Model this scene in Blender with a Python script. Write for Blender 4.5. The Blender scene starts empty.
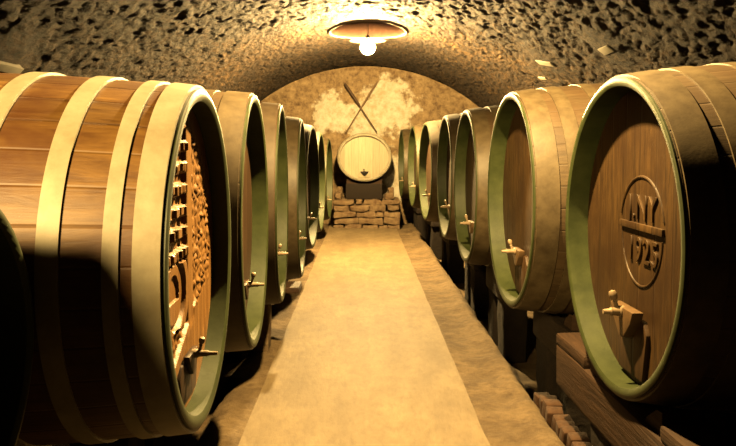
import bpy, bmesh, math, random
from mathutils import Vector, Matrix, noise
random.seed(7)
PI = math.pi
H = 1.87                      # eye height above the walkway
C = bpy.context.scene.collection

# ------------------------------------------------------------------ materials
BOUNCE_CUT = .15
def mat(name, build):
    m = bpy.data.materials.new(name); m.use_nodes = True
    nt = m.node_tree; nt.nodes.clear()
    out = nt.nodes.new('ShaderNodeOutputMaterial')
    b = nt.nodes.new('ShaderNodeBsdfPrincipled')
    nt.links.new(b.outputs[0], out.inputs[0])
    build(N(nt), b)
    bc = b.inputs['Base Color']              # every albedo scaled down to weaken bounced light and deepen shade
    if bc.is_linked:
        src = bc.links[0].from_socket
        x = nt.nodes.new('ShaderNodeMix'); x.data_type = 'RGBA'; x.blend_type = 'MULTIPLY'; x.inputs[0].default_value = 1
        x.inputs[7].default_value = (BOUNCE_CUT, BOUNCE_CUT, BOUNCE_CUT, 1)
        nt.links.new(src, x.inputs[6]); nt.links.new(x.outputs[2], bc)
    return m
class N:
    def __init__(s, nt): s.nt = nt
    def n(s, t, **kw):
        x = s.nt.nodes.new('ShaderNode' + t)
        for k, v in kw.items():
            if k in x.inputs: s.set(x.inputs[k], v)
            else: setattr(x, k, v)
        return x
    def set(s, inp, v):
        if hasattr(v, 'links') or isinstance(v, bpy.types.NodeSocket): s.nt.links.new(v, inp)
        else: inp.default_value = v
    def coord(s, scale=(1, 1, 1), kind='Object'):
        c = s.n('TexCoord'); m = s.n('Mapping'); m.inputs['Scale'].default_value = scale
        s.nt.links.new(c.outputs[kind], m.inputs[0]); return m.outputs[0]
    def noise(s, v, scale, detail=6, rough=.6, dist=0):
        x = s.n('TexNoise'); s.set(x.inputs['Vector'], v)
        x.inputs['Scale'].default_value = scale; x.inputs['Detail'].default_value = detail
        x.inputs['Roughness'].default_value = rough; x.inputs['Distortion'].default_value = dist
        return x.outputs['Fac']
    def vor(s, v, scale, feat='F1', out='Distance'):
        x = s.n('TexVoronoi'); x.feature = feat; s.set(x.inputs['Vector'], v); x.inputs['Scale'].default_value = scale
        return x.outputs[out]
    def ramp(s, fac, stops):
        x = s.n('ValToRGB'); s.set(x.inputs[0], fac)
        e = x.color_ramp.elements
        while len(e) < len(stops): e.new(.5)
        for el, (p, c) in zip(e, stops):
            el.position = p; el.color = (c if len(c) == 4 else (*c, 1)) if hasattr(c, '__len__') else (c, c, c, 1)
        return x.outputs[0]
    def math(s, op, a, b=0.0, clamp=False):
        x = s.n('Math'); x.operation = op; x.use_clamp = clamp
        s.set(x.inputs[0], a); s.set(x.inputs[1], b); return x.outputs[0]
    def mix(s, fac, a, b, blend='MIX'):
        x = s.n('Mix'); x.data_type = 'RGBA'; x.blend_type = blend
        s.set(x.inputs[0], fac)
        for i, v in ((6, a), (7, b)):
            if not isinstance(v, bpy.types.NodeSocket) and len(v) == 3: v = (*v, 1)
            s.set(x.inputs[i], v)
        return x.outputs[2]
    def bump(s, b, h, strength=.5, dist=.02):
        x = s.n('Bump'); x.inputs['Strength'].default_value = strength; x.inputs['Distance'].default_value = dist
        s.set(x.inputs['Height'], h); s.nt.links.new(x.outputs[0], b.inputs['Normal'])

def wood(name, c1, c2, rough=.55, staves=0, axis='x', bump=.3, planks=0, dirt=None):
    """oak: staves>0 runs along local x round a cask; planks>0 = boards of a head (vertical)."""
    def f(N, b):
        if staves:
            co = N.n('TexCoord').outputs['Object']; sp = N.n('SeparateXYZ', Vector=co)
            ang = N.math('ARCTAN2', sp.outputs[1], sp.outputs[2])
            t = N.math('MULTIPLY', N.math('ADD', ang, PI), staves / (2 * PI))
            idx = N.math('FLOOR', t); fr = N.math('FRACT', t)
            v = N.coord((1.2, 14, 14))
        else:
            sc = {'x': (1.5, 16, 16), 'y': (16, 1.5, 16), 'z': (16, 16, 1.5)}[axis]
            v = N.coord(sc)
            co = N.n('TexCoord').outputs['Object']; sp = N.n('SeparateXYZ', Vector=co)
            t = N.math('MULTIPLY', N.math('ADD', sp.outputs[1], 5.03), max(planks, .01))
            idx = N.math('FLOOR', t); fr = N.math('FRACT', t)
        wn = N.n('TexWhiteNoise'); wn.noise_dimensions = '1D'; N.set(wn.inputs['W'], idx)
        g = N.noise(v, 2.2, 8, .65, .6)
        big = N.noise(N.coord(), 3.1, 4, .6)
        col = N.mix(N.ramp(g, [(.3, 0), (.7, 1)]), c1, c2)
        if staves or planks:
            tint = N.math('MULTIPLY_ADD', wn.outputs['Value'], .45)
            tint.node.inputs[2].default_value = .72
            col = N.mix(1, col, tint, 'MULTIPLY')
            edge = N.math('MINIMUM', fr, N.math('SUBTRACT', 1.0, fr))
            gap = N.ramp(edge, [(.0, 0), (.05, 1)])
            col = N.mix(N.math('MULTIPLY_ADD', gap, .3), (.02, .012, .006), col)
            col.node.inputs[0].links[0].from_node.inputs[2].default_value = .70
        if dirt: col = N.mix(N.ramp(big, [(.38, .85), (.62, 0)]), col, dirt)
        N.set(b.inputs['Base Color'], col)
        b.inputs['Roughness'].default_value = rough
        b.inputs['Specular IOR Level'].default_value = .10
        hgt = g
        if staves or planks: hgt = N.math('ADD', N.math('MULTIPLY', gap, .8), N.math('MULTIPLY', g, .5))
        N.bump(b, hgt, bump, .012)
    return mat(name, f)

def plain(name, c1, c2, rough=.6, scale=8, bump=.15, metallic=0, dist=.01, stretch=(1, 1, 1), spec=.10):
    def f(N, b):
        v = N.coord(stretch); g = N.noise(v, scale, 7, .65)
        N.set(b.inputs['Base Color'], N.mix(N.ramp(g, [(.32, 0), (.68, 1)]), c1, c2))
        b.inputs['Roughness'].default_value = rough; b.inputs['Metallic'].default_value = metallic
        b.inputs['Specular IOR Level'].default_value = spec
        N.bump(b, g, bump, dist)
    return mat(name, f)

def f_vault(N, b):
    v = N.coord((1.0, .55, 1.0)); w = N.coord((1, 1, 1))
    d = N.vor(v, 13); e = N.noise(w, 24, 10, .8); big = N.noise(w, .9, 5, .6)
    st = N.noise(N.coord((1, .3, 1)), 12, 8, .75)
    soot = N.noise(w, 9.0, 10, .8)
    col = N.mix(N.ramp(e, [(.3, 0), (.7, 1)]), (.17, .085, .026), (.48, .285, .10))
    col = N.mix(N.ramp(soot, [(.42, .95), (.56, .0)]), col, (.02, .012, .006))
    col = N.mix(N.ramp(big, [(.42, .5), (.6, 0)]), col, (.08, .05, .03))
    N.set(b.inputs['Base Color'], col); b.inputs['Roughness'].default_value = .9
    b.inputs['Specular IOR Level'].default_value = .15
    hh = N.math('ADD', N.math('MULTIPLY', d, .9), N.math('ADD', N.math('MULTIPLY', e, 1.3), N.math('MULTIPLY', st, 1.4)))
    col = N.mix(N.ramp(st, [(.38, .9), (.56, 0)]), col, (.025, .015, .008)); N.set(b.inputs['Base Color'], col)
    N.bump(b, hh, 1.0, .10)
def f_backwall(N, b):
    w = N.coord(); sp = N.n('SeparateXYZ', Vector=w)
    e = N.noise(w, 7, 9, .7); m = N.noise(w, 2.2, 6, .65)
    def blob(cx, cz, rx, rz):
        a = N.math('MULTIPLY', N.math('SUBTRACT', sp.outputs[0], cx), 1 / rx)
        c = N.math('MULTIPLY', N.math('SUBTRACT', sp.outputs[2], cz), 1 / rz)
        return N.math('SUBTRACT', 1.0, N.math('SQRT', N.math('ADD', N.math('MULTIPLY', a, a), N.math('MULTIPLY', c, c))))
    bl = N.math('MAXIMUM', blob(-.72, 2.75, .62, .62), N.math('MAXIMUM', blob(.45, 2.72, 1.0, .95), blob(.75, 1.0, .35, .8)))
    k = N.math('ADD', bl, N.math('MULTIPLY', N.math('SUBTRACT', m, .5), 2.6))
    stone = N.mix(N.ramp(e, [(.3, 0), (.7, 1)]), (.12, .06, .022), (.62, .45, .24))
    plas = N.mix(N.ramp(e, [(.35, 0), (.6, 1)]), (.66, .55, .36), (.95, .9, .74))
    col = N.mix(N.ramp(k, [(.05, 0), (.3, 1)]), stone, plas)
    N.set(b.inputs['Base Color'], col); b.inputs['Roughness'].default_value = .9
    b.inputs['Specular IOR Level'].default_value = .15
    N.bump(b, N.math('ADD', e, N.math('MULTIPLY', N.vor(w, 3.2), .8)), .7, .05)
def f_floor(N, b):
    w = N.coord((1, .45, 1)); e = N.noise(w, 5, 9, .68); m = N.noise(w, 1.3, 5, .6)
    f2 = N.noise(N.coord((1, .25, 1)), 26, 5, .6)
    col = N.mix(N.ramp(e, [(.3, 0), (.7, 1)]), (.25, .18, .09), (.47, .355, .20))
    col = N.mix(N.ramp(m, [(.35, .45), (.6, 0)]), col, (.17, .12, .065))
    col = N.mix(N.ramp(f2, [(.3, .35), (.5, 0)]), col, (.15, .10, .052))
    N.set(b.inputs['Base Color'], col); b.inputs['Roughness'].default_value = .75
    b.inputs['Specular IOR Level'].default_value = .08
    N.bump(b, N.math('ADD', e, f2), .35, .012)
def f_soil(N, b):
    w = N.coord(); e = N.noise(w, 11, 10, .72); m = N.noise(w, 2.0, 6, .6)
    col = N.mix(N.ramp(e, [(.3, 0), (.7, 1)]), (.17, .11, .05), (.42, .30, .16))
    col = N.mix(N.ramp(m, [(.4, .5), (.6, 0)]), col, (.075, .045, .022))
    N.set(b.inputs['Base Color'], col); b.inputs['Roughness'].default_value = .95
    b.inputs['Specular IOR Level'].default_value = .1
    N.bump(b, e, .8, .03)
def f_bulb(N, b):
    b.inputs['Base Color'].default_value = (1, .9, .7, 1)
    b.inputs['Emission Color'].default_value = (*LCOL, 1)
    b.inputs['Emission Strength'].default_value = BULB
LCOL = (1, .65, .235)
BULB = 7600.0
M = dict(
    vault=mat('sooty_vault_stone', f_vault), backwall=mat('patchy_plaster_rubble', f_backwall),
    floor=mat('worn_concrete', f_floor), soil=mat('packed_earth', f_soil), bulb=mat('glowing_bulb', f_bulb),
    shaft=plain('red_brown_shaft_brick', (.06, .024, .011), (.10, .042, .02), .9, 6),
    collar=plain('pale_collar_plaster', (.35, .27, .16), (.5, .4, .27), .9, 6),
    amber=wood('amber_oak_staves', (.10, .040, .007), (.35, .19, .045), .5, staves=34, dirt=(.10, .036, .009)),
    grey=wood('grey_brown_oak_staves', (.065, .042, .019), (.155, .107, .053), .55, staves=36, dirt=(.10, .06, .028)),
    red=wood('red_brown_oak_staves', (.08, .037, .017), (.16, .085, .042), .6, staves=36, dirt=(.07, .03, .014)),
    head=wood('brown_oak_head_boards', (.03, .015, .005), (.165, .09, .028), .5, planks=5.2, axis='z', dirt=(.05, .024, .008)),
    headdark=wood('dark_oak_head_boards', (.05, .025, .01), (.13, .07, .03), .55, planks=5.2, axis='z'),
    cream=wood('cream_head_boards', (.62, .53, .34), (.82, .73, .50), .6, planks=6, axis='z', bump=.1),
    carved=wood('carved_golden_oak', (.22, .095, .022), (.56, .29, .085), .45, axis='z'),
    green=plain('olive_green_paint', (.042, .058, .017), (.085, .105, .036), .5, 7, .2),
    pale=plain('pale_zinc_hoop', (.36, .31, .19), (.55, .50, .34), .5, 9, .1),
    hoop=plain('dull_grey_gold_hoop', (.08, .056, .027), (.165, .124, .066), .5, 10, .15),
    hoopdark=plain('dark_iron_hoop', (.07, .048, .028), (.12, .088, .052), .55, 10, .15),
    tap=plain('pale_turned_wood', (.36, .25, .14), (.5, .37, .23), .5, 20, .1),
    bracket=plain('tan_wood_bracket', (.17, .1, .045), (.25, .15, .07), .5, 14, .15),
    iron=plain('black_iron', (.02, .016, .012), (.05, .04, .03), .5, 20, .2, .4),
    beam=wood('dark_brown_beam', (.035, .016, .007), (.095, .047, .02), .8, axis='y', bump=.8),
    beamshade=wood('shade_black_beam', (.012, .007, .004), (.035, .02, .01), .8, axis='y', bump=.8),  # beam copy blackened so the hidden timbers look lost in shade
    pierstone=plain('shade_dark_stone', (.012, .008, .005), (.03, .02, .012), .95, 9, .8, 0, .03),  # shade beneath the casks put into the stone colour
    stone=plain('brown_rubble_stone', (.17, .095, .05), (.42, .30, .17), .95, 9, .8, 0, .03),
    brick=plain('red_brown_brick', (.06, .028, .013), (.15, .075, .036), .9, 20, .6),
    pole=plain('dark_brown_pole', (.06, .03, .015), (.12, .065, .03), .6, 20, .2),
    polepale=plain('tan_pole', (.22, .13, .055), (.32, .2, .1), .6, 20, .2),
    card=plain('cream_card', (.78, .72, .55), (.88, .82, .65), .8, 10, .02),
)

# ------------------------------------------------------------------ helpers
def obj(name, bm, m, parent=None, loc=(0, 0, 0), smooth=True):
    me = bpy.data.meshes.new(name)
    bmesh.ops.recalc_face_normals(bm, faces=bm.faces[:])
    bm.to_mesh(me); bm.free(); me.materials.append(m)
    if smooth:
        for p in me.polygons: p.use_smooth = True
        try: me.set_sharp_from_angle(angle=math.radians(38))
        except Exception: pass
    o = bpy.data.objects.new(name, me); C.objects.link(o); o.location = loc
    if parent: o.parent = parent
    return o
def tag(o, label, cat, group=None):
    o['label'] = label; o['category'] = cat
    if group: o['group'] = group
    return o
def thing(name, label, cat, loc=(0, 0, 0), rz=0, group=None):
    o = bpy.data.objects.new(name, None); C.objects.link(o); o.empty_display_size = .1
    o.location = loc; o.rotation_euler = (0, 0, rz)
    return tag(o, label, cat, group)
def struct(name, bm, m, smooth=True):
    o = obj(name, bm, m, smooth=smooth); o['kind'] = 'structure'; return o

def lathe(bm, prof, seg=64, axis='x', closed=True, oy=1.0, M4=None):
    """revolve (a, r) round an axis; closed profile -> ring solid; r=0 ends allowed."""
    rings = []
    for a, r in prof:
        if r < 1e-6:
            p = (a, 0, 0) if axis == 'x' else (0, 0, a)
            rings.append([bm.verts.new(p)]); continue
        ring = []
        for k in range(seg):
            t = 2 * PI * k / seg
            if axis == 'x': ring.append(bm.verts.new((a, r * math.sin(t) * oy, r * math.cos(t))))
            else: ring.append(bm.verts.new((r * math.cos(t), r * math.sin(t), a)))
        rings.append(ring)
    pairs = list(zip(rings[:-1], rings[1:])) + ([(rings[-1], rings[0])] if closed else [])
    for A, B in pairs:
        for k in range(seg):
            k2 = (k + 1) % seg
            if len(A) == 1 and len(B) == 1: continue
            if len(A) == 1: bm.faces.new((A[0], B[k], B[k2]))
            elif len(B) == 1: bm.faces.new((A[k], A[k2], B[0]))
            else: bm.faces.new((A[k], A[k2], B[k2], B[k]))
    if M4 is not None: bmesh.ops.transform(bm, matrix=M4, verts=[v for r in rings for v in r])
    return bm
def box(bm, x0, x1, y0, y1, z0, z1, bev=0.0, rough=0.0, cuts=0, seed=0):
    r = bmesh.ops.create_cube(bm, size=1.0)
    vs = r['verts']
    for v in vs: v.co = Vector((x0 + (v.co.x + .5) * (x1 - x0), y0 + (v.co.y + .5) * (y1 - y0), z0 + (v.co.z + .5) * (z1 - z0)))
    if bev:
        es = list({e for v in vs for e in v.link_edges})
        bmesh.ops.bevel(bm, geom=es, offset=bev, segments=2, affect='EDGES', profile=.6)
    if cuts:
        bmesh.ops.subdivide_edges(bm, edges=bm.edges[:], cuts=cuts, use_grid_fill=True)
    if rough:
        for v in bm.verts: v.co += rough * noise.noise_vector(v.co * 5 + Vector((seed * 3.1, seed, 0)))
    return bm
def prism(bm, pts, x0, x1, bev=0):
    """outline in (y,z) extruded along x"""
    a = [bm.verts.new((x0, y, z)) for y, z in pts]; b = [bm.verts.new((x1, y, z)) for y, z in pts]
    bm.faces.new(a); bm.faces.new(b[::-1])
    for i in range(len(pts)):
        j = (i + 1) % len(pts); bm.faces.new((a[i], a[j], b[j], b[i]))
    if bev: bmesh.ops.bevel(bm, geom=bm.edges[:], offset=bev, segments=2, affect='EDGES', profile=.6)
    return bm
def tube(bm, pts, rad, seg=10):
    rings = []
    n = len(pts)
    for i, p in enumerate(pts):
        p = Vector(p); t = (Vector(pts[min(i + 1, n - 1)]) - Vector(pts[max(i - 1, 0)])).normalized()
        u = t.orthogonal().normalized() if i == 0 else (rings_u - rings_u.dot(t) * t).normalized()
        rings_u = u; w = t.cross(u); r = rad[i] if hasattr(rad, '__len__') else rad
        rings.append([bm.verts.new(p + r * (math.cos(2 * PI * k / seg) * u + math.sin(2 * PI * k / seg) * w)) for k in range(seg)])
    for A, B in zip(rings[:-1], rings[1:]):
        for k in range(seg): bm.faces.new((A[k], A[(k + 1) % seg], B[(k + 1) % seg], B[k]))
    bm.faces.new(rings[0][::-1]); bm.faces.new(rings[-1])
    return bm
BM = bmesh.new

# ------------------------------------------------------------------ the setting
XC, RV = .1, 4.4
CZ = H + 2.0 - RV
XL, XR = XC - 3.4, XC + 3.4
YB, YF = 17.9, -3.0
def vault_z(x): return CZ + math.sqrt(RV * RV - (x - XC) ** 2)
HX, HY, HA, HB = .10, 12.3, .63, .86          # the round opening in the vault
def rho(x, y): return math.hypot((x - HX) / HA, (y - HY) / HB)

PLATES = ((2.758, 8.208), (2.613, 10.357), (2.794, 11.185), (-3.03, 6.1))
bm = BM(); amax = math.asin(3.4 / RV); NA, NY = 190, 520
g = []
for j in range(NY + 1):
    y = YF + (YB + .25 - YF) * j / NY; row = []
    for i in range(NA + 1):
        a = -amax + 2 * amax * i / NA
        x = XC + RV * math.sin(a)
        p = Vector((a * RV, y * .6, 0))
        q = Vector((a * RV, y * .5, 0)) * 8.5; q += .55 * noise.noise_vector(q * .8)
        vd, vp = noise.voronoi(q)
        gap = min(1, max(0, (vd[1] - vd[0]) / .22))
        d = .022 * (1 - gap * gap) + .013 * (1 + noise.noise(vp[0] * 3.7)) + .03 * (1 + noise.noise(p * 1.6)) + .022 * (1 + noise.noise(Vector((a * RV, y * .7, 3)) * 9)) - .02
        for px, py in PLATES:
            d *= min(1, max(0, (math.hypot(x - px, (y - py) * .8) - .16) / .25))
        rr = rho(x, y)
        d *= min(1, max(0, (rr - 1.05) / .5))
        if i in (0, NA): d = 0
        R = RV + d
        row.append(bm.verts.new((XC + R * math.sin(a), y, CZ + R * math.cos(a))))
    g.append(row)
for j in range(NY):
    for i in range(NA):
        q = (g[j][i], g[j][i + 1], g[j + 1][i + 1], g[j + 1][i])
        if any(rho(v.co.x, v.co.y) < 1 for v in q): continue
        bm.faces.new(q)
bmesh.ops.delete(bm, geom=[v for v in bm.verts if not v.link_faces], context='VERTS')
for v in bm.verts:
    if v.is_boundary:
        r = rho(v.co.x, v.co.y)
        if r < 1.4:
            v.co.x = HX + (v.co.x - HX) / r; v.co.y = HY + (v.co.y - HY) / r; v.co.z = vault_z(v.co.x)
struct('ceiling', bm, M['vault'])

bm = BM(); rings = []
for k, (s, dz) in enumerate(((1.0, 0), (1.0, .35), (.97, .7))):
    rings.append([bm.verts.new((HX + s * HA * math.cos(t), HY + s * HB * math.sin(t), vault_z(HX + HA * math.cos(t)) + dz if k == 0 else vault_z(HX) + dz)) for t in [2 * PI * i / 64 for i in range(64)]])
for A, B in zip(rings[:-1], rings[1:]):
    for k in range(64): bm.faces.new((A[k], A[(k + 1) % 64], B[(k + 1) % 64], B[k]))
bm.faces.new(rings[-1])
struct('ceiling_shaft', bm, M['shaft'])
bm = BM()
pts = [(HX + HA * 1.03 * math.cos(t), HY + HB * 1.03 * math.sin(t), vault_z(HX + HA * 1.03 * math.cos(t)) + .0) for t in [2 * PI * i / 72 for i in range(73)]]
tube(bm, pts, .022, 8)
struct('trim_1', bm, M['collar'])

def rough_wall(name, P, nu, nv, m, amp, nrm):
    bm = BM(); g = []
    for j in range(nv + 1):
        row = []
        for i in range(nu + 1):
            p = Vector(P(i / nu, j / nv)); e = min(1, 4 * min(i, nu - i) / nu * 3)
            d = amp * (.8 + noise.noise(p * 1.9) + .7 * noise.noise(p * 5.1)) * e
            row.append(bm.verts.new(p + d * Vector(nrm)))
        g.append(row)
    for j in range(nv):
        for i in range(nu): bm.faces.new((g[j][i], g[j][i + 1], g[j + 1][i + 1], g[j + 1][i]))
    return struct(name, bm, m)
zs = vault_z(XL)
rough_wall('wall_left', lambda u, v: (XL, YF + (YB - YF) * u, -.1 + (zs + .1) * v), 150, 20, M['vault'], .03, (-1, 0, 0))
rough_wall('wall_right', lambda u, v: (XR, YF + (YB - YF) * u, -.1 + (zs + .1) * v), 150, 20, M['vault'], .03, (1, 0, 0))
rough_wall('wall_back', lambda u, v: (XL + (XR - XL) * u, YB, -.1 + (vault_z(XL + (XR - XL) * u) + .12) * v), 110, 70, M['backwall'], .05, (0, 1, 0))
rough_wall('wall_front', lambda u, v: (XL + (XR - XL) * u, YF, -.1 + (vault_z(XL + (XR - XL) * u) + .12) * v), 40, 30, M['vault'], .05, (0, -1, 0))

bm = BM(); g = []; NX, NYs = 110, 300
for j in range(NYs + 1):
    y = YF + (YB - YF) * j / NYs; row = []
    for i in range(NX + 1):
        x = XL + (XR - XL) * i / NX; p = Vector((x, y, 0))
        z = -.035 + .022 * noise.noise(p * 2.1) + .014 * noise.noise(p * 7)
        for xr, w, a in ((-.86, .03, .035), (-.97, .04, .03), (1.22, .10, .04)):
            z += a * math.exp(-((x - xr - .015 * noise.noise(Vector((0, y * 1.5, xr)))) / w) ** 2)
        e = .05 * noise.noise(Vector((0, y * 1.7, 3))) + .03 * noise.noise(Vector((0, y * 5, 8)))
        z -= .26 * (1 / (1 + math.exp(-(x - 1.36 - e) / .025)) + 1 / (1 + math.exp((x + 1.13 + e) / .025)))
        if -.75 < x < .78: z = -.06
        row.append(bm.verts.new((x, y, z)))
    g.append(row)
for j in range(NYs):
    for i in range(NX): bm.faces.new((g[j][i], g[j][i + 1], g[j + 1][i + 1], g[j + 1][i]))
struct('floor', bm, M['soil'])
bm = BM(); n = 120; ve = []
def slab_edge(x, y, s): return x + .012 * noise.noise(Vector((s * 9, y * 2.2, 0)))
for j in range(n + 1):
    y = YF + .02 + (YB - .12 - YF) * j / n; row = []
    for k in range(13):
        t = k / 12; x = slab_edge(-.78, y, 1) * (1 - t) + slab_edge(.805, y, 2) * t
        row.append(bm.verts.new((x, y, .004 * noise.noise(Vector((x, y, 0)) * 2.5))))
    ve.append(row)
for j in range(n):
    for k in range(12): bm.faces.new((ve[j][k], ve[j][k + 1], ve[j + 1][k + 1], ve[j + 1][k]))
r = bmesh.ops.extrude_face_region(bm, geom=bm.faces[:])
for v in r['geom']:
    if isinstance(v, bmesh.types.BMVert): v.co.z -= .09
struct('walkway', bm, M['floor'])

# ------------------------------------------------------------------ casks
def text_mesh(body, size, ext, name, m, parent, mtx):
    cu = bpy.data.curves.new(name, 'FONT'); cu.body = body; cu.size = size; cu.extrude = ext; cu.bevel_depth = ext * .3
    cu.align_x = 'CENTER'; cu.align_y = 'CENTER'; cu.space_character = 1.1
    t = bpy.data.objects.new(name + '_curve', cu); C.objects.link(t)
    bpy.context.view_layer.update()
    me = bpy.data.meshes.new_from_object(t.evaluated_get(bpy.context.evaluated_depsgraph_get()))
    bpy.data.objects.remove(t); bpy.data.curves.remove(cu)
    me.transform(mtx); me.materials.clear(); me.materials.append(m)
    o = bpy.data.objects.new(name, me); C.objects.link(o); o.parent = parent
    return o

def carved_head(r, d):
    """relief panel: ladder of carved rows, an arch, a plain rib, leaf work and a slanting bar"""
    bm = BM(); n = 260; g = {}
    def sm(a, b, x): t = max(0, min(1, (x - a) / (b - a))); return t * t * (3 - 2 * t)
    def hgt(u, v):
        q = math.hypot(u, v)
        p = Vector((u * 9, v * 9, 0))
        cells = noise.cell_vector(p)
        dist = noise.voronoi(Vector((u * 14 + .4 * noise.noise(p), v * 14, .3)))[0]
        leaf = max(0, (dist[1] - dist[0]) * 1.5)
        curl = .5 + .5 * math.sin(24 * math.hypot(u - .45, v * 1.3 - .1 * math.sin(v * 12)) + 5 * noise.noise(Vector((u * 5, v * 5, 2))))
        foliage = min(1, .25 + .6 * min(leaf, 1) * (.5 + .5 * curl))
        rows = .5 + .5 * math.sin((v + .02 * noise.noise(p * .6)) * 2 * PI / .135)
        rows = sm(.3, .7, rows) * (.55 + .6 * sm(-.2, .25, noise.noise(Vector((u * 16, math.floor(v / .135) * 3.7, 1)))))
        rib = sm(.10, .07, abs(u - .10))
        h = foliage if u > .10 else rows
        if u <= .10 and v < -.02:
            h = foliage * .85
            qa = math.hypot((u + .32) / .34, (v + .20) / .30)
            if v > -.42: h = h * sm(1.0, 1.15, qa) + (.95 * sm(.18, .1, abs(qa - .85)) + .45 * sm(.7, .6, qa)) * sm(1.2, 1.05, qa)
            if qa < .4 and v > -.24: h = .05
        low = sm(-.46, -.52, v - .25 * u)
        h = h * (1 - low) + .35 * low
        bar = sm(.06, .04, abs(v + .50 - .42 * (u - .0))) * sm(.35, .25, u)
        h = max(h, bar * .95)
        h = h * (1 - rib) + .75 * rib * (1 - low) + h * rib * low
        ring = sm(.84, .88, q)
        h = h * (1 - ring) + .5 * ring
        return h
    for i in range(n + 1):
        for j in range(n + 1):
            u = -1 + 2 * i / n; v = -1 + 2 * j / n; q = math.hypot(u, v)
            if q > 1: continue
            g[i, j] = bm.verts.new((d - .026 * hgt(u, v) * (r / .6), -u * r, v * r))
    for i in range(n):
        for j in range(n):
            k = [(i, j), (i + 1, j), (i + 1, j + 1), (i, j + 1)]
            if all(c in g for c in k): bm.faces.new([g[c] for c in k])
    return bm

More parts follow.
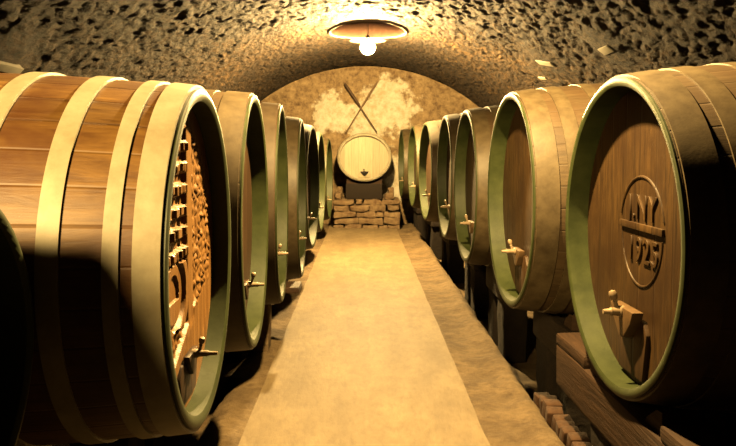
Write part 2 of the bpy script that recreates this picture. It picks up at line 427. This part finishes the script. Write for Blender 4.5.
def cask(name, label, loc, rot, r, L, bulge=1.1, group=None, staves='grey', hoops=(), head='head', hoopmat='hoop',
         rim='green', oval=1.0, recess=.12, tapz=-.5, carved=False, seal=False, wall=.04, door=True, tap=True, seg=96, small=1.0, bracket='bracket'):
    """loc = middle of the front rim plane; local -x looks out of the head"""
    rb = r * bulge
    root = thing(name, label, 'wine barrel', (0, 0, 0), rot, group)
    cx = L / 2
    def R(x): return rb - (rb - r) * ((x - cx) / cx) ** 2
    base = Vector(loc) - Vector((0, 0, rb)); root.location = base
    up = (0, 0, rb)
    ri = r - wall
    n = 22
    outer = [(x, R(x)) for x in [L * k / n for k in range(n + 1)]]
    bm = BM()
    # stave shell, chimes left open at both ends
    prof = [(.006, r - .012)] + [(max(x, .006), q) for x, q in outer] + [(L, ri), (L - recess, ri), (L - recess, ri - .02), (recess + .03, ri - .02), (recess + .03, ri), (.006, ri)]
    lathe(bm, prof, seg, oy=oval)
    body = obj('staves', bm, M[staves], root, up)
    bm = BM()   # painted rim: front face and the inside of the chime
    lathe(bm, [(-.004, r - .004), (-.008, r - .014), (-.008, ri + .008), (.0, ri - .006), (recess + .028, ri - .006), (recess + .028, ri + .002), (.008, ri + .002), (.008, r - .004)], seg, oy=oval)
    obj('rim', bm, M[rim], root, up)
    bm = BM()
    if carved:
        bm = carved_head(ri - .004, recess)
    else:
        lathe(bm, [(recess, 0), (recess, ri - .008), (recess + .03, ri - .008), (recess + .03, 0)], seg, closed=False, oy=oval)
    hd = obj('head', bm, M['carved' if carved else head], root, up)
    bm = BM(); lathe(bm, [(L - recess - .03, 0), (L - recess - .03, ri - .006), (L - recess, ri - .006), (L - recess, 0)], 48, closed=False, oy=oval)
    obj('rear_head', bm, M[head], root, up)
    for k, (a, b_, th) in enumerate(list(hoops)):
        bm = BM(); xs = [a + (b_ - a) * i / 5 for i in range(6)]
        lathe(bm, [(x, R(x) + th) for x in xs] + [(x, R(x) - .004) for x in xs[::-1]], seg, oy=oval)
        h = obj('hoop', bm, M[hoopmat], root, up)
    zt = tapz * r; s = r / .8
    if door:
        w0, w1, z0, z1 = .20 * s, .15 * s, zt - .02 * s, -math.sqrt(max(.01, ri * ri - (.15 * s) ** 2)) + .03
        bm = BM(); prism(bm, [(-w1 * oval, z0), (w1 * oval, z0), (w0 * oval * .98, z0 - .06 * s), (w1 * oval, z1), (-w1 * oval, z1), (-w0 * oval * .98, z0 - .06 * s)], recess - .022, recess + .01, .006)
        dr = obj('door', bm, M['headdark' if head != 'cream' else 'cream'], root, up)
    if tap:
        s *= small
        bm = BM()
        prism(bm, [(-.15 * s, .035 * s), (.15 * s, .035 * s), (.11 * s, -.03 * s), (.02 * s, -.12 * s), (-.03 * s, -.12 * s), (-.12 * s, -.03 * s)], recess - .075 * s, recess - .015, .008)
        bmesh.ops.translate(bm, verts=bm.verts[:], vec=(0, 0, zt - .01))
        obj('crossbar', bm, M[bracket if head != 'cream' else 'iron'], root, up)
        bm = BM()
        tip = -.045 if head != 'cream' else .02
        x0 = recess - .06 * s
        pr = [(x0, 0), (x0, .030 * s), (x0 - .02, .030 * s), (x0 - .025, .024 * s), (x0 * .5 + tip * .5, .020 * s), (tip + .04, .022 * s), (tip + .03, .015 * s), (tip, .012 * s), (tip, 0)]
        lathe(bm, pr, 20, closed=False, M4=Matrix.Translation((0, 0, zt)))
        tp = obj('tap', bm, M['tap' if head != 'cream' else 'iron'], root, up)
        bm = BM()
        lathe(bm, [(-.01, 0), (-.01, .014 * s), (.03 * s, .010 * s), (.04 * s, .014 * s), (.046 * s, .010 * s), (.058 * s, .018 * s), (.08 * s, .022 * s), (.094 * s, .016 * s), (.1 * s, 0)], 16, axis='z', closed=False,
              M4=Matrix.Translation((tip * .3 + x0 * .7, 0, zt + .012)) @ Matrix.Rotation(-.25, 4, 'Y') @ Matrix.Rotation(-.2, 4, 'X'))
        obj('tap_handle', bm, M['tap' if head != 'cream' else 'iron'], tp)
    if seal:
        # carved inscription between two arcs with a raised bar
        bm = BM()
        tube(bm, [(recess, -.06 + .27 * math.cos(t), .03 + .27 * math.sin(t)) for t in [PI * .08 + PI * .84 * k / 30 for k in range(31)]], .008, 8)
        obj('arch_moulding', bm, M['head'], hd)
        bm = BM()
        tube(bm, [(recess, -.06 + .25 * math.cos(t), .02 + .27 * math.sin(t)) for t in [PI * 1.02 + PI * .96 * k / 30 for k in range(31)]], .007, 8)
        obj('shield_moulding', bm, M['head'], hd)
        bm = BM(); box(bm, recess - .016, recess + .004, -.33, .20, .03, .066, .006)
        obj('raised_bar', bm, M['head'], hd)
        B = Matrix(((0, 0, -1, recess - .004), (-1, 0, 0, 0), (0, 1, 0, 0), (0, 0, 0, 1)))
        text_mesh('J.NY', .175, .005, 'carved_letters', M['head'], hd, Matrix.Translation((0, -.075, .14)) @ B)
        text_mesh('1925', .175, .005, 'carved_year', M['head'], hd, Matrix.Translation((0, -.09, -.075)) @ B)
    return root

def cradle(label, X, Y, rot, r, zb, L, xa, xb, group, bh=.24, hf=.62):
    """two timbers on stone piers under a cask; zb = cask underside height at the timbers"""
    root = thing('barrel_cradle', label, 'barrel cradle', (X, Y, 0), rot, group)
    half = r * hf
    for k, (x0, za) in enumerate(((xa, zb[0]), (xb, zb[1]))):
        bm = BM(); box(bm, x0, x0 + .24, -half, half, za - bh, za, .02, .006, 3, X + Y + k); obj('timber', bm, M['beam' if hf > 1 else 'beamshade'], root)
        if hf > 1:
            for s in (-1, 1):
                bm = BM(); box(bm, x0, x0 + .24, min(s * .52, s * half), max(s * .52, s * half), za, za + .075, .02, .006, 3, s + k); obj('saddle_block', bm, M['beam'], root)
        for s in (-1, 1):
            bm = BM(); box(bm, x0 + .02, x0 + .26, s * r * .36 - .15, s * r * .36 + .15, -.32, za - bh + .004, .025, .02, 3, X + Y * 2 + k + s); obj('pier', bm, M['pierstone'], root)
            bm = BM()
            yo = r * .36; zz = r - math.sqrt(max(.01, r * r - yo * yo)); y1 = r * .56; z1 = r - math.sqrt(r * r - y1 * y1)
            prism(bm, [(s * yo, za - .002), (s * (y1 + .03), za - .002), (s * (y1 + .03), za + z1 * .80), (s * (y1 - .03), za + z1 * .76), (s * (yo + .02), za + zz * .55)], x0 + .03, x0 + .21)
            obj('wedge', bm, M['beam'], root)
    return root

RH = ((.012, .155, .009), (.215, .315, .008), (.46, .54, .007), (1.36, 1.44, .007), (1.585, 1.685, .008), (1.745, 1.888, .009))
LH = ((.006, .082, .010), (.118, .163, .009), (.278, .338, .009), (.50, .56, .009), (1.0, 1.06, .009), (1.40, 1.46, .009), (1.60, 1.66, .009), (1.715, 1.79, .010))
#        X0     Y      zc     r    yaw  bulge
RIGHT = [(1.280, 3.651, -.444, .80, -.017, 1.10), (1.105, 5.435, -.391, .80, -.015, 1.10), (1.087, 7.620, -.406, .80, -.005, 1.10),
         (1.081, 9.470, -.382, .80, -.004, 1.10), (1.037, 11.841, -.383, .80, -.046, 1.10), (.994, 14.25, -.367, .80, -.041, 1.10), (.922, 16.95, -.378, .80, -.027, 1.06)]
RLAB = ['big oak barrel with the year 1925 carved on its brown head',
        'oak barrel on the right just behind the one carved with 1925',
        'oak barrel on the right, second one behind the barrel carved 1925',
        'oak barrel on the right, third behind the barrel carved 1925',
        'oak barrel on the right, fourth behind the barrel carved 1925',
        'oak barrel on the right, second from the end wall',
        'small-looking oak barrel last on the right beside the end wall']
def under(r, bulge, L, x):
    rb = r * bulge; return rb - (rb - r) * ((x - L / 2) / (L / 2)) ** 2
for i, (x, y, z, r, yaw, bu) in enumerate(RIGHT):
    L = 1.9
    cask('wine_barrel', RLAB[i], (x, y, z + H), -yaw, r, L, bu, 'barrels along the right wall', 'grey' if i != 3 else 'red', RH,
         'head' if i in (0, 1, 2) else 'headdark', 'hoop', 'green', seal=(i == 0), tapz=(-.49), recess=.12, seg=112 if i < 4 else 72, small=1 if i == 0 else .82)
    xa, xb = (.03 if i == 0 else .32), 1.45
    zb = [z + H - max(under(r, bu, L, q), under(r, bu, L, q + .24)) - .016 for q in (xa, xb)]
    cradle('dark cradle under ' + RLAB[i], x, y, -yaw, r, zb, L, xa, xb, 'cradles along the right wall', .27, 1.36 if i == 0 else .62)

LEFT = [(.86, 1.46, -.46, .40, 0, 1.04, 1.2),
        (.572, 2.592, -.388, .60, .028, 1.09, 1.8), (.620, 4.199, -.422, .73, .040, 1.055, 1.8), (.645, 5.815, -.446, .79, .050, 1.055, 1.8),
        (.632, 7.594, -.526, .83, .030, 1.08, 1.9), (.668, 9.817, -.532, .83, -.038, 1.10, 1.9), (.691, 12.211, -.577, .83, -.025, 1.10, 1.9), (.677, 14.95, -.644, .83, -.036, 1.10, 1.9)]
LLAB = ['small dark barrel with a green rim cut off by the left edge of the photo',
        'amber oak barrel with broad pale hoops and an ornately carved head',
        'grey oak barrel with green rim just behind the carved barrel',
        'dark red-brown barrel on the left, second behind the carved barrel',
        'tan barrel on the left, third behind the carved barrel',
        'barrel on the left, fourth behind the carved barrel',
        'barrel on the left, second from the end wall',
        'barrel last on the left, nearest the end wall']
for i, (x, y, z, r, yaw, bu, L) in enumerate(LEFT):
    if i == 1: hp = LH
    else: hp = tuple((a * L / 1.9, b * L / 1.9, t) for a, b, t in RH)
    if i == 0: hp = ((.01, .07, .006), (.14, .19, .006), (.34, .39, .006), (.86, .91, .006), (1.06, 1.11, .006), (1.18, 1.24, .006))
    cask('wine_barrel', LLAB[i], (-x, y, z + H), PI + yaw, r, L, bu, 'barrels along the left wall',
         ('hoopdark' and ('red', 'amber', 'grey', 'red', 'grey', 'grey', 'grey', 'grey')[i]), hp,
         'headdark', 'pale' if i == 1 else ('hoopdark' if i in (0, 3) else 'hoop'), 'green', carved=(i == 1), tapz=(-.60 if i == 1 else -.52), recess=(.08, .08, .10, .11, .12, .12, .12, .12)[i],
         wall=.04 if i else .03, small=.72, bracket='headdark', seg=112 if 0 < i < 4 else 72)
    xa, xb = (.62, 1.22) if i else (.25, .75)
    zb = [z + H - max(under(r, bu, L, q), under(r, bu, L, q + .24), under(r, bu, L, L / 2) if q < L / 2 < q + .24 else 0) - .016 for q in (xa, xb)]
    cradle('dark cradle under ' + LLAB[i].replace(' of the photo', ''), -x, y, PI + yaw, r * .9, zb, L, xa, xb, 'cradles along the left wall', .2)

# the cask on the ledge of the end wall
BKH = ((.010, .075, .008), (.12, .17, .006), (.68, .73, .006), (.775, .84, .008))
zc = H - .223
cask('wine_barrel', 'pale oval cask facing down the aisle on the stone ledge of the end wall', (.056, 16.9, zc), PI / 2, .55, .85, 1.06,
     None, 'grey', BKH, 'cream', 'pale', 'pale', oval=1.13, recess=.07, tapz=-.62, wall=.035)
PZ = .66
bm_root = thing('cask_stand', 'dark wooden stand between the stone ledge and the pale oval cask', 'barrel cradle', (.056, 17.3, PZ))
zu = zc - .55 * 1.06 - .009
for s in (-1, 1):
    bm = BM(); box(bm, -.42, .42, s * .2 - .05, s * .2 + .05, zu - PZ - .12, zu - PZ, .012); obj('rail', bm, M['beam'], bm_root)
    bm = BM()
    prism(bm, [(.20, 0), (.42, 0), (.42, .085), (.36, .065)], -.04, .04)
    bmesh.ops.transform(bm, matrix=Matrix.Translation((0, s * .2, zu - PZ - .002)) @ Matrix.Rotation(PI / 2, 4, 'Z') , verts=bm.verts[:])
    obj('wedge', bm, M['beam'], bm_root)
    bm = BM()
    prism(bm, [(.20, 0), (.42, 0), (.42, .085), (.36, .065)], -.04, .04)
    bmesh.ops.transform(bm, matrix=Matrix.Translation((0, s * .2, zu - PZ - .002)) @ Matrix.Rotation(-PI / 2, 4, 'Z') , verts=bm.verts[:])
    obj('wedge', bm, M['beam'], bm_root)
    bm = BM(); box(bm, s * .34 - .06, s * .34 + .06, -.26, .26, 0, zu - PZ - .118, .012); obj('post', bm, M['beam'], bm_root)
bm = BM(); box(bm, -.44, .42, -.30, -.265, 0, zu - PZ - .03, .008); obj('niche_shade_board', bm, M['beamshade'], bm_root)  # added board, its near-black colour stands for the shaded niche

# rough masonry ledge: one built thing, its stones in one mesh
bm = BM(); zcur = -.06; course = 0
while zcur < PZ - .03:
    hgt = min(.11 + .09 * random.random(), PZ - zcur)
    if PZ - zcur - hgt < .08: hgt = PZ - zcur
    xx = -.66
    while xx < .86:
        w = .18 + .42 * random.random(); w = min(w, .90 - xx)
        if .90 - xx - w < .1: w = .90 - xx
        b2 = BM(); o = .05 * random.random()
        box(b2, xx + .006, xx + w - .008, 16.70 + 2 * o, 17.84, zcur + .002, zcur + hgt - .003, .035, .05, 2, random.random() * 50)
        me = bpy.data.meshes.new('t'); b2.to_mesh(me); b2.free(); bm.from_mesh(me); bpy.data.meshes.remove(me)
        xx += w
    zcur += hgt; course += 1
tag(obj('stone_ledge', bm, M['stone']), 'rough low masonry ledge at the end of the walkway under the oval cask', 'stone ledge')

for xx, w, q, y0, lb in ((-.64, .17, .15, 16.86, 'broad loose stone on the ledge left of the dark cask stand, front one'), (-.60, .13, .27, 17.2, 'tall loose stone on the ledge left of the dark cask stand, rear one'),
                         (.53, .22, .12, 16.84, 'low loose stone on the ledge right of the dark cask stand, front one'), (.62, .15, .25, 17.2, 'tall loose stone on the ledge right of the dark cask stand, rear one')):
    bm = BM(); box(bm, -w / 2, w / 2, 0, .26, 0, q, .035, .035, 2, xx * 40)
    o = obj('loose_stone', bm, M['stone']); o.location = (xx + w / 2, y0, PZ + .012)
    tag(o, lb, 'stone', 'loose stones on the ledge')

# crossed poles on the end wall
for k, (a, b, m, lb) in enumerate((((-.418, 1.571), (.37, .385), 'pole', 'dark pole of the cross on the end wall, its thick grip at upper left'),
                                ((.369, 1.62), (-.395, .385), 'polepale', 'tan pole of the cross on the end wall, its thick grip at upper right'))):
    yy = 17.80 - .045 * (1 - k)
    A = Vector((a[0], yy, a[1] + H)); B = Vector((b[0], yy, b[1] + H)); root = thing('wooden_pole', lb, 'pole', A)
    d = B - A
    bm = BM(); tube(bm, [(0, 0, 0), d * .5, d], [.02, .017, .013]); obj('shaft', bm, M['polepale' if k else 'bracket'], root)
    bm = BM(); tube(bm, [d * -.01, d * .03, d * .25, d * .46, d * .47], [.020, .034, .038, .03, .018] if k == 0 else [.015, .024, .026, .023, .018]); obj('grip', bm, M[m], root)
    bm = BM(); box(bm, d.x * .3 - .012, d.x * .3 + .012, 0, YB - yy, d.z * .3 - .012, d.z * .3 + .012); obj('wall_hook', bm, M['iron'], root)

# lamp under the round opening
LX, LY, LZ = .10, 12.3, H + 1.745
root = thing('hanging_lamp', 'bare glowing bulb hanging on a cord below the round opening in the vault', 'lamp', (LX, LY, LZ))
bm = BM(); lathe(bm, [(-.165, 0), (-.155, .05), (-.12, .095), (-.06, .122), (-.01, .118), (.03, .085), (.06, .036), (.06, 0)], 24, axis='z', closed=False); obj('bulb', bm, M['bulb'], root)
bm = BM(); lathe(bm, [(.058, 0), (.058, .036), (.14, .036), (.17, .012), (.17, 0)], 20, axis='z', closed=False); obj('socket', bm, M['iron'], root)
bm = BM(); tube(bm, [(0, 0, .165), (0, 0, vault_z(HX) + .70 - LZ)], .007, 8); obj('cord', bm, M['iron'], root)
bm = BM(); lathe(bm, [(.110, .035), (.095, .16), (.070, .31), (.064, .31), (.088, .16), (.103, .035)], 36, axis='z'); obj('added_light_block', bm, M['iron'], root)  # added disc that keeps the bulb's light out of the shaft

# small pale plates fixed to the vault
def vault_plate(name, p, w, h, t, roll, label, cat):
    P = Vector(p); P.z += H
    n = Vector((XC - P.x, 0, CZ - P.z)).normalized()
    t1 = Vector((0, 1, 0)); t2 = n.cross(t1)
    bm = BM(); box(bm, -w / 2, w / 2, -h / 2, h / 2, -.02, t, .004)
    o = obj(name, bm, M['card'])
    mt = Matrix((t1, t2, n)).transposed().to_4x4(); mt.translation = P
    o.matrix_world = mt @ Matrix.Rotation(roll, 4, 'Z')
    tag(o, label, cat, None)
vault_plate('white_box', (2.758, 8.208, 1.106), .30, .11, .012, 0, 'small cream box fixed to the dark vault above the second right barrel', 'box')
vault_plate('paper_plate', (2.613, 10.357, 1.212), .40, .10, .015, -.35, 'tilted cream plate on the right vault, larger of two', 'plate')
vault_plate('paper_plate', (2.794, 11.185, 1.079), .26, .06, .015, -.2, 'tiny cream plate on the right vault below the tilted plate', 'plate')
vault_plate('white_box', (-3.03, 6.1, .70), .55, .075, .05, 0, 'cream box on the left vault above the amber carved barrel', 'box')

# row of edging bricks beside the soil strip
for k in range(9):
    yy = 4.34 + k * .118
    bm = BM(); box(bm, -.06, .06, -.045, .045, -.05, .10, .014, .010, 1, k * 2.3)
    o = obj('edging_brick', bm, M['brick']); o.location = (1.352 + .012 * math.sin(k * 2.1), yy, -.045 + .012 * math.sin(k * 1.3)); o.rotation_euler = (.22, .0, .12 * math.sin(k * 3.3))
    pos = ['nearest of the row', 'second from the near end', 'third from the near end', 'fourth from the near end', 'middle of the row', 'fourth from the far end', 'third from the far end', 'second from the far end', 'farthest of the row'][k]
    tag(o, 'brown edging brick by the earth strip before the 1925 barrel, ' + pos, 'brick', 'edging bricks')

# plank step poking out between two left barrels
root = thing('plank_shelf', 'short rough plank on two stubs poking out between the third and fourth left barrels', 'shelf', (-1.15, 6.70, 0))
bm = BM(); box(bm, -.45, .57, -.16, .16, .535, .59, .01, .008, 3, 2); obj('plank', bm, M['beam'], root)
for xx in (-.3, .2):
    bm = BM(); box(bm, xx - .08, xx + .08, -.1, .1, -.06, .538, .02, .015, 2, xx); obj('stub_post', bm, M['stone'], root)

# ------------------------------------------------------------------ light
def spot(name, loc, power, angle, blend=.5, rad=.06, col=None, rot=(0, 0, 0)):
    l = bpy.data.lights.new(name, 'SPOT'); l.energy = power; l.spot_size = math.radians(angle); l.spot_blend = blend
    l.shadow_soft_size = rad; l.color = col or LCOL
    o = bpy.data.objects.new(name, l); o.location = loc; o.rotation_euler = rot; C.objects.link(o); return o
def aim(a, b): return (Vector(b) - Vector(a)).to_track_quat('-Z', 'Y').to_euler()
spot('shaded_lamp_middle', (.42, 4.0, H + 1.70), 2300, 150, .35)
A_, B_ = (-2.0, -1.0, H + 1.2), (-1.15, 2.5, H + .3)
spot('spot_lamp_near', A_, 3600, 46, .7, .4, LCOL, aim(A_, B_))
w = bpy.data.worlds.new('world'); bpy.context.scene.world = w; w.use_nodes = True
w.node_tree.nodes['Background'].inputs[0].default_value = (.3, .18, .08, 1)
w.node_tree.nodes['Background'].inputs[1].default_value = .0

# ------------------------------------------------------------------ camera
F, VX, VY, PITCH = 720.0, 362.0, 148.0, math.radians(3)
cam = bpy.data.cameras.new('camera'); co = bpy.data.objects.new('camera', cam); C.objects.link(co)
cam.sensor_fit = 'HORIZONTAL'; cam.sensor_width = 36; cam.lens = 36 * F / 736
cam.shift_x = (368 - VX) / 736; cam.shift_y = ((VY + F * math.tan(PITCH)) - 223) / 736
cam.clip_start = .02
co.location = (0, 0, H); co.rotation_euler = (PI / 2 - PITCH, 0, 0)
sc = bpy.context.scene; sc.camera = co
sc.view_settings.view_transform = 'Standard'; sc.view_settings.look = 'None'
sc.view_settings.exposure = 1.58; sc.view_settings.gamma = 1
sc.cycles.max_bounces = 6
